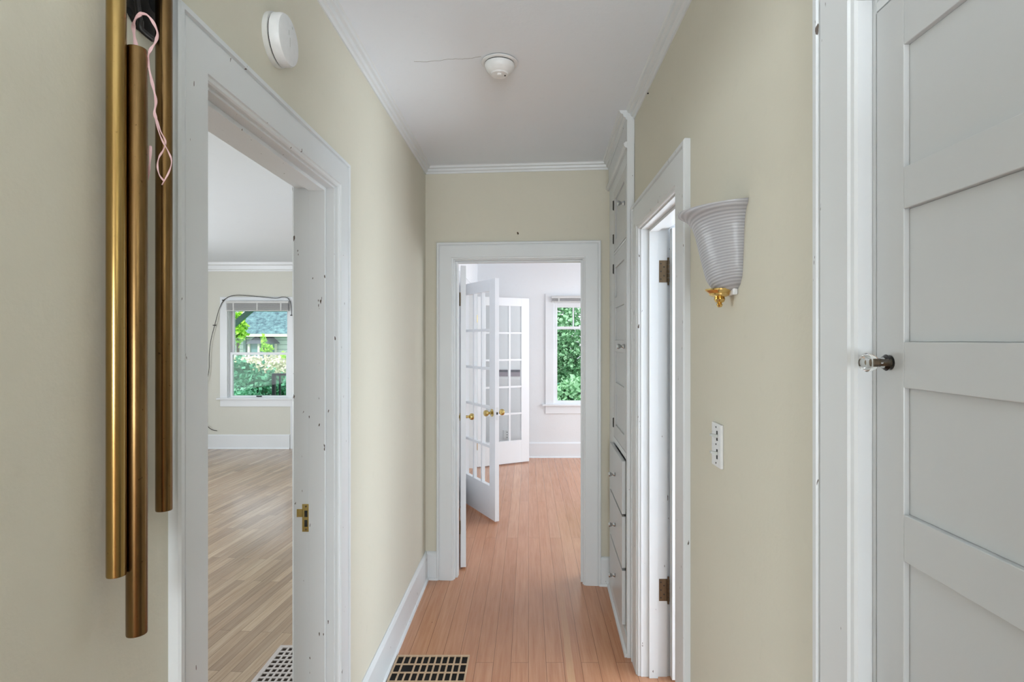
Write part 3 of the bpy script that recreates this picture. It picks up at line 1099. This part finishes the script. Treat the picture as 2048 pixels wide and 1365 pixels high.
def shade_mesh():
    bm = bmesh.new()
    n = 64
    inner = [(z, b - .004, a_ - .004) for z, b, a_ in reversed(prof[1:])]
    rows = prof + inner
    cols = []
    for i in range(n + 1):
        ph = PI * i / n
        col = []
        for z, b, a_ in rows:
            dip = -.012 * math.sin(ph) * max(0, (z - 1.80) / .06)
            col.append(bm.verts.new((WR - b * math.sin(ph), SY - a_ * math.cos(ph), z + dip)))
        cols.append(col)
    for a_, b_ in zip(cols, cols[1:]):
        for j in range(len(rows) - 1):
            bm.faces.new((a_[j], b_[j], b_[j + 1], a_[j + 1]))
    return bm


M_shade, t, b = new_mat('ribbed_white_glass')
v = coords(t)
sp_ = N(t, 'ShaderNodeSeparateXYZ'); t.links.new(v, sp_.inputs[0])
# fine ribs winding round the bell
m1 = N(t, 'ShaderNodeMath', operation='MULTIPLY'); m1.inputs[1].default_value = 0.20; t.links.new(sp_.outputs[1], m1.inputs[0])
m2 = N(t, 'ShaderNodeMath', operation='ADD'); t.links.new(m1.outputs[0], m2.inputs[0]); t.links.new(sp_.outputs[2], m2.inputs[1])
m3 = N(t, 'ShaderNodeMath', operation='MULTIPLY'); m3.inputs[1].default_value = 2 * PI / .0066; t.links.new(m2.outputs[0], m3.inputs[0])
m4 = N(t, 'ShaderNodeMath', operation='SINE'); t.links.new(m3.outputs[0], m4.inputs[0])
m5 = N(t, 'ShaderNodeMath', operation='MULTIPLY_ADD'); m5.inputs[1].default_value = .5; m5.inputs[2].default_value = .5; t.links.new(m4.outputs[0], m5.inputs[0])
t.links.new(mixc(t, m5.outputs[0], lin((156, 156, 160)), lin((182, 182, 185))), b.inputs['Base Color'])
b.inputs['Roughness'].default_value = .4
b.inputs['Coat Weight'].default_value = .12
bump(t, b, m5.outputs[0], .35, .0015)
mesh('lamp_shade', shade_mesh(), M_shade, e, smooth=True)
bm = bmesh.new(); box(bm, WR - .012, WR, SY - .045, SY + .045, 1.64, 1.80)
mesh('back_plate', bm, M_plastic, e, bevel=.003)
bm = bmesh.new()
fprof = [(0, 0), (.005, .001), (.008, .007), (.005, .011), (.011, .014), (.014, .021), (.012, .025), (.020, .028), (.026, .031), (.026, .035), (.030, .038), (.036, .042), (.036, .046), (0, .047)]
lathe(bm, fprof, Matrix.Translation((WR - .030, SY, 1.611)), 40)
mesh('finial', bm, M_polished, e, smooth=True, label='polished brass stepped finial')
bm = bmesh.new(); cyl(bm, (WR - .012, SY, 1.70), (WR - .06, SY, 1.70), .012, 16); cyl(bm, (WR - .05, SY, 1.70), (WR - .05, SY, 1.74), .014, 16)
lathe(bm, [(0, 0), (.014, 0), (.022, .02), (.02, .045), (.01, .06), (0, .063)], Matrix.Translation((WR - .05, SY, 1.74)), 20)
mesh('bulb', bm, M_plastic, e, smooth=True)

# ------------------------------------------------------------------ light switch
e = empty('light_switch', (WR, 1.527, 1.248), 'white wall plate with two small toggles below the sconce on the right wall', 'light switch')
bm = bmesh.new(); box(bm, WR - .0075, WR, 1.490, 1.564, 1.190, 1.306)
mesh('plate', bm, M_plastic, e, bevel=.002)
for zz in (1.275, 1.226):
    bm = bmesh.new(); box(bm, WR - .009, WR - .0075, 1.515, 1.521, zz - .014, zz + .012)
    mesh('slot', bm, M_slot, e)
for zz in (1.273, 1.227):
    bm = bmesh.new()
    prism(bm, [(WR - .0075, 1.514, zz - .0045), (WR - .0075, 1.514, zz + .0045), (WR - .026, 1.514, zz + .007), (WR - .026, 1.514, zz + .001)], (0, .010, 0))
    mesh('toggle', bm, M_toggle, e, bevel=.0006)
for zz in (1.296, 1.250, 1.2):
    bm = bmesh.new(); cyl(bm, (WR - .0075, 1.527, zz), (WR - .0084, 1.527, zz), .0025, 10)
    mesh('screw', bm, M_slot, e)

# tiny fixings on the end wall
bm = bmesh.new()
q = P(1036, 468, 3.55); cyl(bm, q, q + Vector((-.002, -.018, .004)), .005, 10)
mesh('wall_anchor', bm, M_oldhinge, None, 'small dull metal anchor left in the wall above the end doorway', 'screw', base=q)
bm = bmesh.new()
q = P(1298, 187, 2.42); q.x = WR; cyl(bm, q, q + Vector((-.006, 0, 0)), .003, 8)
mesh('nail', bm, M_iron, None, 'tiny dark nail high on the right wall beneath the crown moulding', 'nail', base=q)

# ------------------------------------------------------------------ things on the far walls
bm = bmesh.new()
box(bm, -.40, -.105, 0, .02, 1.055, 1.142, MF)
wv = mesh('wall_plaque', bm, M_mauve, None, 'low mauve-grey plaque on the dining room wall seen through the farther French door', 'plaque', base=(-.25, 7.39, 1.1), bevel=.004)
bm = bmesh.new()
box(bm, -.395, -.11, .0201, .024, 1.112, 1.137, MF)
mesh('upper_band', bm, simple('dark_band', (84, 82, 92), .5), wv, label='darker band along the top')
e = empty('wall_outlet', (-.285, 7.4, .30), 'white outlet plate low on the dining room wall behind the farther French door', 'outlet')
bm = bmesh.new(); box(bm, -.325, -.245, 0, .007, .24, .355, MF)
mesh('plate', bm, M_plastic, e, bevel=.002)
for zz in (.265, .297, .33):
    bm = bmesh.new(); cyl(bm, MF @ Vector((-.278, .007, zz)), MF @ Vector((-.278, .0085, zz)), .006, 10)
    mesh('socket', bm, M_slot, e)

bm = bmesh.new()
pp = [(583, 632), (582.5, 612), (577, 598), (566, 594.5), (552, 597), (530, 595), (500, 592.3), (474, 591), (458, 594), (446, 603), (438, 620), (431, 645),
      (422, 680), (418.5, 710), (418, 740), (413, 765), (405, 790), (400, 815), (404, 838), (414, 852), (424, 860), (434, 862)]
tube(bm, smooth_path([P(x, y, 7.966) for x, y in pp], 5), .0045, 6)
for x, y in ((447, 601), (428.5, 651), (583, 631)):
    q = P(x, y, 7.975); box(bm, q.x - .012, q.x + .012, 7.958, 7.999, q.z - .006, q.z + .006)
mesh('cable', bm, M_cable, None, 'thin black cable draped over the living room window and down the wall', 'cable', base=(-4.3, 7.97, .3))


# ------------------------------------------------------------------ floor registers
def register(x0, x1, y0, y1, nx, ny, barx, bary, border, mat, label, skip=(), duct=M_duct, h=.008):
    e = empty('floor_register', ((x0 + x1) / 2, (y0 + y1) / 2, 0), label, 'floor vent')
    bm = bmesh.new()
    box(bm, x0, x1, y0, y0 + border, 0.0005, h); box(bm, x0, x1, y1 - border, y1, 0.0005, h)
    box(bm, x0, x0 + border, y0 + border, y1 - border, 0.0005, h); box(bm, x1 - border, x1, y0 + border, y1 - border, 0.0005, h)
    mesh('frame', bm, mat, e, bevel=.001)
    bm = bmesh.new()
    X0, X1, Y0, Y1 = x0 + border, x1 - border, y0 + border, y1 - border
    cw = (X1 - X0) / nx; ch = (Y1 - Y0) / ny
    for i in range(1, nx):
        for j in range(ny):
            if (i, j) in skip: continue
            x = X0 + cw * i
            box(bm, x - barx / 2, x + barx / 2, Y0 + ch * j, Y0 + ch * (j + 1), 0.002, h - .001)
    for j in range(1, ny):
        y = Y0 + ch * j
        box(bm, X0, X1, y - bary / 2, y + bary / 2, 0.002, h - .0005)
    mesh('grate', bm, mat, e, bevel=.0006)
    bm = bmesh.new(); box(bm, X0, X1, Y0, Y1, 0.0002, 0.0012)  # dark sheet standing in for the shade inside the duct
    mesh('duct_shade', bm, duct, e)
    return e


register(-.632, -.283, 2.40, 2.752, 11, 5, .008, .006, .008, M_grille, 'tan metal floor register with one broken bar beside the left hall baseboard', skip=((2, 3),), duct=M_dark)
register(-1.235, -.885, 2.30, 2.84, 11, 14, .010, .012, .022, M_grille2, 'pale metal lattice floor register in the oak floor past the doorway')

# ------------------------------------------------------------------ outdoors
def leafmat(name, cols):
    m, t, b = new_mat(name)
    oi = coords(t)
    n = noise(t, oi, 3.0, 3, .7)
    c = ramp(t, n, [(0.3, lin(cols[0])), (0.72, lin(cols[-1]))] + [(.5, lin(cols[1]))])
    n2 = noise(t, oi, 30.0, 2, .5)
    c = mixc(t, n2, c, lin(cols[2]))
    t.links.new(c, b.inputs['Base Color'])
    b.inputs['Roughness'].default_value = .5
    b.inputs['Subsurface Weight'].default_value = 0.0
    return m


M_leaf1 = leafmat('hedge_leaves', [(16, 74, 50), (60, 138, 92), (104, 180, 140)])
M_leaf2 = leafmat('lime_leaves', [(110, 190, 40), (160, 224, 60), (190, 236, 90)])
M_leaf3 = leafmat('teal_leaves', [(90, 180, 130), (110, 200, 150), (160, 226, 190)])
M_leaf4 = leafmat('tree_leaves', [(30, 104, 72), (96, 176, 100), (190, 226, 190)])
M_flower = leafmat('flowering_leaves', [(150, 180, 130), (220, 226, 190), (240, 232, 214)])
M_bark = simple('pale_bark', (204, 210, 204), .8)
M_siding, t, b = new_mat('white_siding')
v = coords(t)
sp_ = N(t, 'ShaderNodeSeparateXYZ'); t.links.new(v, sp_.inputs[0])
mm = N(t, 'ShaderNodeMath', operation='MULTIPLY'); mm.inputs[1].default_value = 5.0; t.links.new(sp_.outputs[2], mm.inputs[0])
fr = N(t, 'ShaderNodeMath', operation='FRACT'); t.links.new(mm.outputs[0], fr.inputs[0])
t.links.new(ramp(t, fr.outputs[0], [(0.08, lin((130, 150, 145))), (0.16, lin((214, 224, 220)))]), b.inputs['Base Color'])
M_roof, t, b = new_mat('mossy_shingles')
v = coords(t)
c = ramp(t, noise(t, v, 5, 6, .75), [(0.35, lin((70, 92, 104))), (0.6, lin((120, 156, 160))), (.75, lin((150, 190, 180)))])
t.links.new(c, b.inputs['Base Color']); b.inputs['Roughness'].default_value = .9
bump(t, b, noise(t, v, 12, 4), .6, .03)
M_hwin = simple('neighbour_window_glass', (110, 150, 150), .15)
M_htrim = simple('cream_house_trim', (236, 228, 214), .6)
M_ground = simple('lawn_ground', (92, 150, 96), .9)

bm = bmesh.new(); box(bm, -40, 30, 8.2, 60, -1.0, -.9)
mesh('ground_outside', bm, M_ground, kind='structure')


def foliage(bm, cx, cy, cz, rx, ry, rz, n, size, seed, shell=.55, droop=0.0):
    r = random.Random(seed)
    for _ in range(n):
        th = r.uniform(0, 2 * PI); cp = r.uniform(-1, 1); s = math.sqrt(1 - cp * cp)
        k = r.uniform(shell, 1.0) * (1 + .12 * math.sin(3 * th + seed) + .1 * math.sin(5 * cp * 2 + th * 2))
        p = Vector((cx + rx * k * s * math.cos(th), cy + ry * k * s * math.sin(th), cz + rz * k * cp))
        a = Vector((r.uniform(-1, 1), r.uniform(-1, 1), r.uniform(-.6, .6) - droop)).normalized()
        b_ = a.cross(Vector((r.uniform(-1, 1), r.uniform(-1, 1), r.uniform(-1, 1)))).normalized()
        L = size * r.uniform(.6, 1.3); w = L * .42
        mid = p + a * L * .5 + a.cross(b_) * L * .12
        quad(bm, [p, mid + b_ * w, p + a * L, mid - b_ * w])


def bush(name, label, cat, blobs, mat, size, trunk=None, group=None, stem=.03, seed=1):
    bx, by, bz = blobs[0][:3]
    base = (bx, by, -.9)
    e = empty(name, base, label, cat, group)
    bm = bmesh.new()
    for i, (cx, cy, cz, rx, ry, rz, n) in enumerate(blobs):
        foliage(bm, cx, cy, cz, rx, ry, rz, n, size, seed + i)
    mesh('foliage', bm, mat, e)
    bm = bmesh.new()
    for i, (cx, cy, cz, rx, ry, rz, n) in enumerate(blobs):
        tube(bm, smooth_path([(bx + (cx - bx) * .2, by + (cy - by) * .2, -.9), (bx + (cx - bx) * .6, by + (cy - by) * .6, (cz - .9) / 2), (cx, cy, cz + rz * .5)], 5), stem, 7)
    mesh('stem', bm, trunk or M_oldbark, e)
    return e


M_oldbark = simple('brown_bark', (96, 84, 70), .9)
bush('garden_shrub', 'broad deep green shrub filling the lower part of the living room window view', 'shrub',
     [(-5.7, 12.2, .35, .75, .6, .55, 2600), (-6.5, 12.6, .55, .6, .5, .6, 1500), (-5.0, 12.4, .1, .6, .5, .55, 1500)], M_leaf1, .10, seed=3)
bush('garden_shrub', 'pale flowering shrub rising behind the deep green one outside the living room', 'shrub',
     [(-6.7, 14.6, .78, .7, .5, .36, 1300), (-7.6, 14.6, .85, .5, .5, .3, 500)], M_flower, .09, seed=23)
bush('garden_shrub', 'yellow-green shrub at the right edge of the living room window view', 'shrub',
     [(-6.55, 15.2, .92, .42, .4, .30, 900)] if False else [(-6.6, 15.6, .88, .38, .35, .28, 800)], M_leaf2, .09, seed=33)
bush('garden_shrub', 'low teal-green plant in the lower left corner of the living room window', 'shrub',
     [(-5.5, 11.0, .16, .50, .25, .42, 2600)], M_leaf3, .07, seed=43)
bush('young_tree', 'bright lime-green young tree left of the neighbouring house', 'tree',
     [(-10.35, 20.3, 1.95, .28, .4, .6, 600)], M_leaf2, .14, seed=53, stem=.05)
bush('young_tree', 'slender lime sapling in front of the neighbouring bay window', 'tree',
     [(-9.2, 20.0, 1.22, .19, .2, .16, 300), (-9.3, 20.0, 1.52, .07, .08, .24, 110)], M_leaf2, .08, seed=63, stem=.02)

# neighbour's house
e = empty('neighbour_house', (-12, 25, -.9), 'pale sided neighbouring house with mossy roof seen through the living room window', 'house')
bm = bmesh.new(); box(bm, -17, -5, 25, 31, -.9, 1.72); mesh('wall', bm, M_siding, e)
bm = bmesh.new()
prism(bm, [(-17.6, 24.5, 1.70), (-17.6, 24.5, 1.80), (-15.0, 29.5, 6.2), (-15.0, 29.5, 6.1)], (0, 0, 0)) if False else None
A = [(-13.4, 24.5, 1.70), (-4.4, 24.5, 1.70), (-4.4, 29.5, 5.9), (-10.9, 29.5, 5.9)]
prism(bm, A, (0, .05, .10))
prism(bm, [(-13.4, 24.5, 1.70), (-10.9, 29.5, 5.9), (-13.4, 34, 1.70)], (0, .02, .08))
mesh('roof', bm, M_roof, e)
bm = bmesh.new(); box(bm, -13.5, -4.4, 24.4, 24.5, 1.66, 1.78); mesh('gutter', bm, M_htrim, e)
bm = bmesh.new(); box(bm, -12.44, -12.34, 24.86, 24.96, -.9, 1.68); mesh('downspout', bm, M_porch, e)
bm = bmesh.new()
prism(bm, [(-12.15, 24.9, .62), (-11.95, 24.35, .62), (-11.2, 24.35, .62), (-11.0, 24.9, .62)], (0, 0, -.5))
prism(bm, [(-12.2, 24.95, .70), (-11.98, 24.3, .70), (-11.17, 24.3, .70), (-10.95, 24.95, .70)], (0, 0, -.09))
bay = mesh('bay_window', bm, M_htrim, e)
for x, y in ((-12.14, 24.86), (-11.95, 24.38), (-11.52, 24.36), (-11.22, 24.38), (-11.02, 24.86)):
    bm = bmesh.new(); box(bm, x - .04, x + .04, y - .04, y + .04, .70, 1.36)
    mesh('mullion', bm, M_htrim, bay)
bm = bmesh.new()
prism(bm, [(-12.10, 24.9, .70), (-11.93, 24.42, .70), (-11.22, 24.42, .70), (-11.05, 24.9, .70)], (0, 0, .66))
mesh('glass', bm, M_hwin, bay)
bm = bmesh.new()
bt = [(-12.28, 24.99, 1.36), (-12.02, 24.22, 1.36), (-11.12, 24.22, 1.36), (-10.88, 24.99, 1.36)]
tp = [(-11.98, 24.99, 1.66), (-11.88, 24.75, 1.66), (-11.28, 24.75, 1.66), (-11.18, 24.99, 1.66)]
vb = [bm.verts.new(p) for p in bt]; vt = [bm.verts.new(p) for p in tp]
bm.faces.new(vb); bm.faces.new(vt[::-1])
for i in range(4): bm.faces.new((vb[i], vb[(i + 1) % 4], vt[(i + 1) % 4], vt[i]))
mesh('bay_roof', bm, simple('dark_shingles', (84, 92, 98), .9), bay)

# porch outside the living room
e = empty('porch', (-5, 9, -.9), 'grey-green porch with brace and dark railing just outside the living room window', 'porch')
bm = bmesh.new(); box(bm, -4.75, -1.0, 8.16, 10.2, -.12, 0); box(bm, -4.7, -1.1, 8.3, 10.1, -.9, -.12); mesh('deck', bm, M_porch, e)
bm = bmesh.new(); box(bm, -6.2, -1.0, 10.0, 10.12, 2.03, 2.22); mesh('beam', bm, M_porch, e)
bm = bmesh.new(); box(bm, -5.62, -5.50, 10.0, 10.12, -.9, 2.03); mesh('post', bm, M_porch, e)
bm = bmesh.new()
prism(bm, [(-5.5, 10.02, 1.60), (-5.5, 10.02, 1.48), (-4.86, 10.02, 2.03), (-4.98, 10.02, 2.03)], (0, .07, 0))
mesh('brace', bm, M_porch, e)
bm = bmesh.new(); box(bm, -6.3, -1.0, 8.16, 10.3, 2.22, 2.28); mesh('soffit', bm, M_porch, e)
bm = bmesh.new(); box(bm, -4.49, -2.35, 9.97, 10.03, .90, .94)
rl = mesh('railing', bm, M_rail, e, label='dark blue-grey railing')
bm = bmesh.new(); box(bm, -4.49, -4.44, 9.97, 10.03, 0, .90); mesh('post', bm, M_rail, rl)
bm = bmesh.new(); box(bm, -2.4, -2.35, 9.97, 10.03, 0, .90); mesh('post', bm, M_rail, rl)
bm = bmesh.new(); box(bm, -4.44, -2.4, 9.985, 10.015, .06, .10); mesh('bottom_rail', bm, M_rail, rl)
for k in range(15):
    x = -4.36 + .13 * k
    bm = bmesh.new(); box(bm, x - .012, x + .012, 9.988, 10.012, .10, .90); mesh('baluster', bm, M_rail, rl)

# greenery outside the dining room
bush('garden_tree', 'pale-trunked leafy green tree filling the dining room window view', 'tree',
     [(1.35, 13.0, 1.9, 1.9, .8, 1.3, 11000), (.4, 13.4, 1.2, .9, .6, .8, 3500), (2.6, 13.4, 1.4, 1.1, .6, 1.0, 3000)], M_leaf4, .095, trunk=M_bark, seed=73, stem=.05)
bush('garden_shrub', 'shrub with arching fronds growing against the fence outside the dining room', 'shrub',
     [(.95, 11.3, .35, .5, .3, .42, 1100)], M_leaf4, .13, seed=83)
e = empty('garden_fence', (1, 12, -.9), 'teal-green board fence low in the dining room window view', 'fence')
bm = bmesh.new()
for k in range(7): box(bm, -2, 5, 12.0, 12.03, -.9 + .22 * k, -.9 + .22 * k + .2)
mesh('boards', bm, simple('teal_fence_paint', (96, 168, 140), .7), e)
for x in (-1.9, .1, 1.8, 3.5, 4.9):
    bm = bmesh.new(); box(bm, x - .05, x + .05, 12.03, 12.12, -.9, .72); mesh('post', bm, simple('fence_post_paint', (96, 160, 136), .7), e)
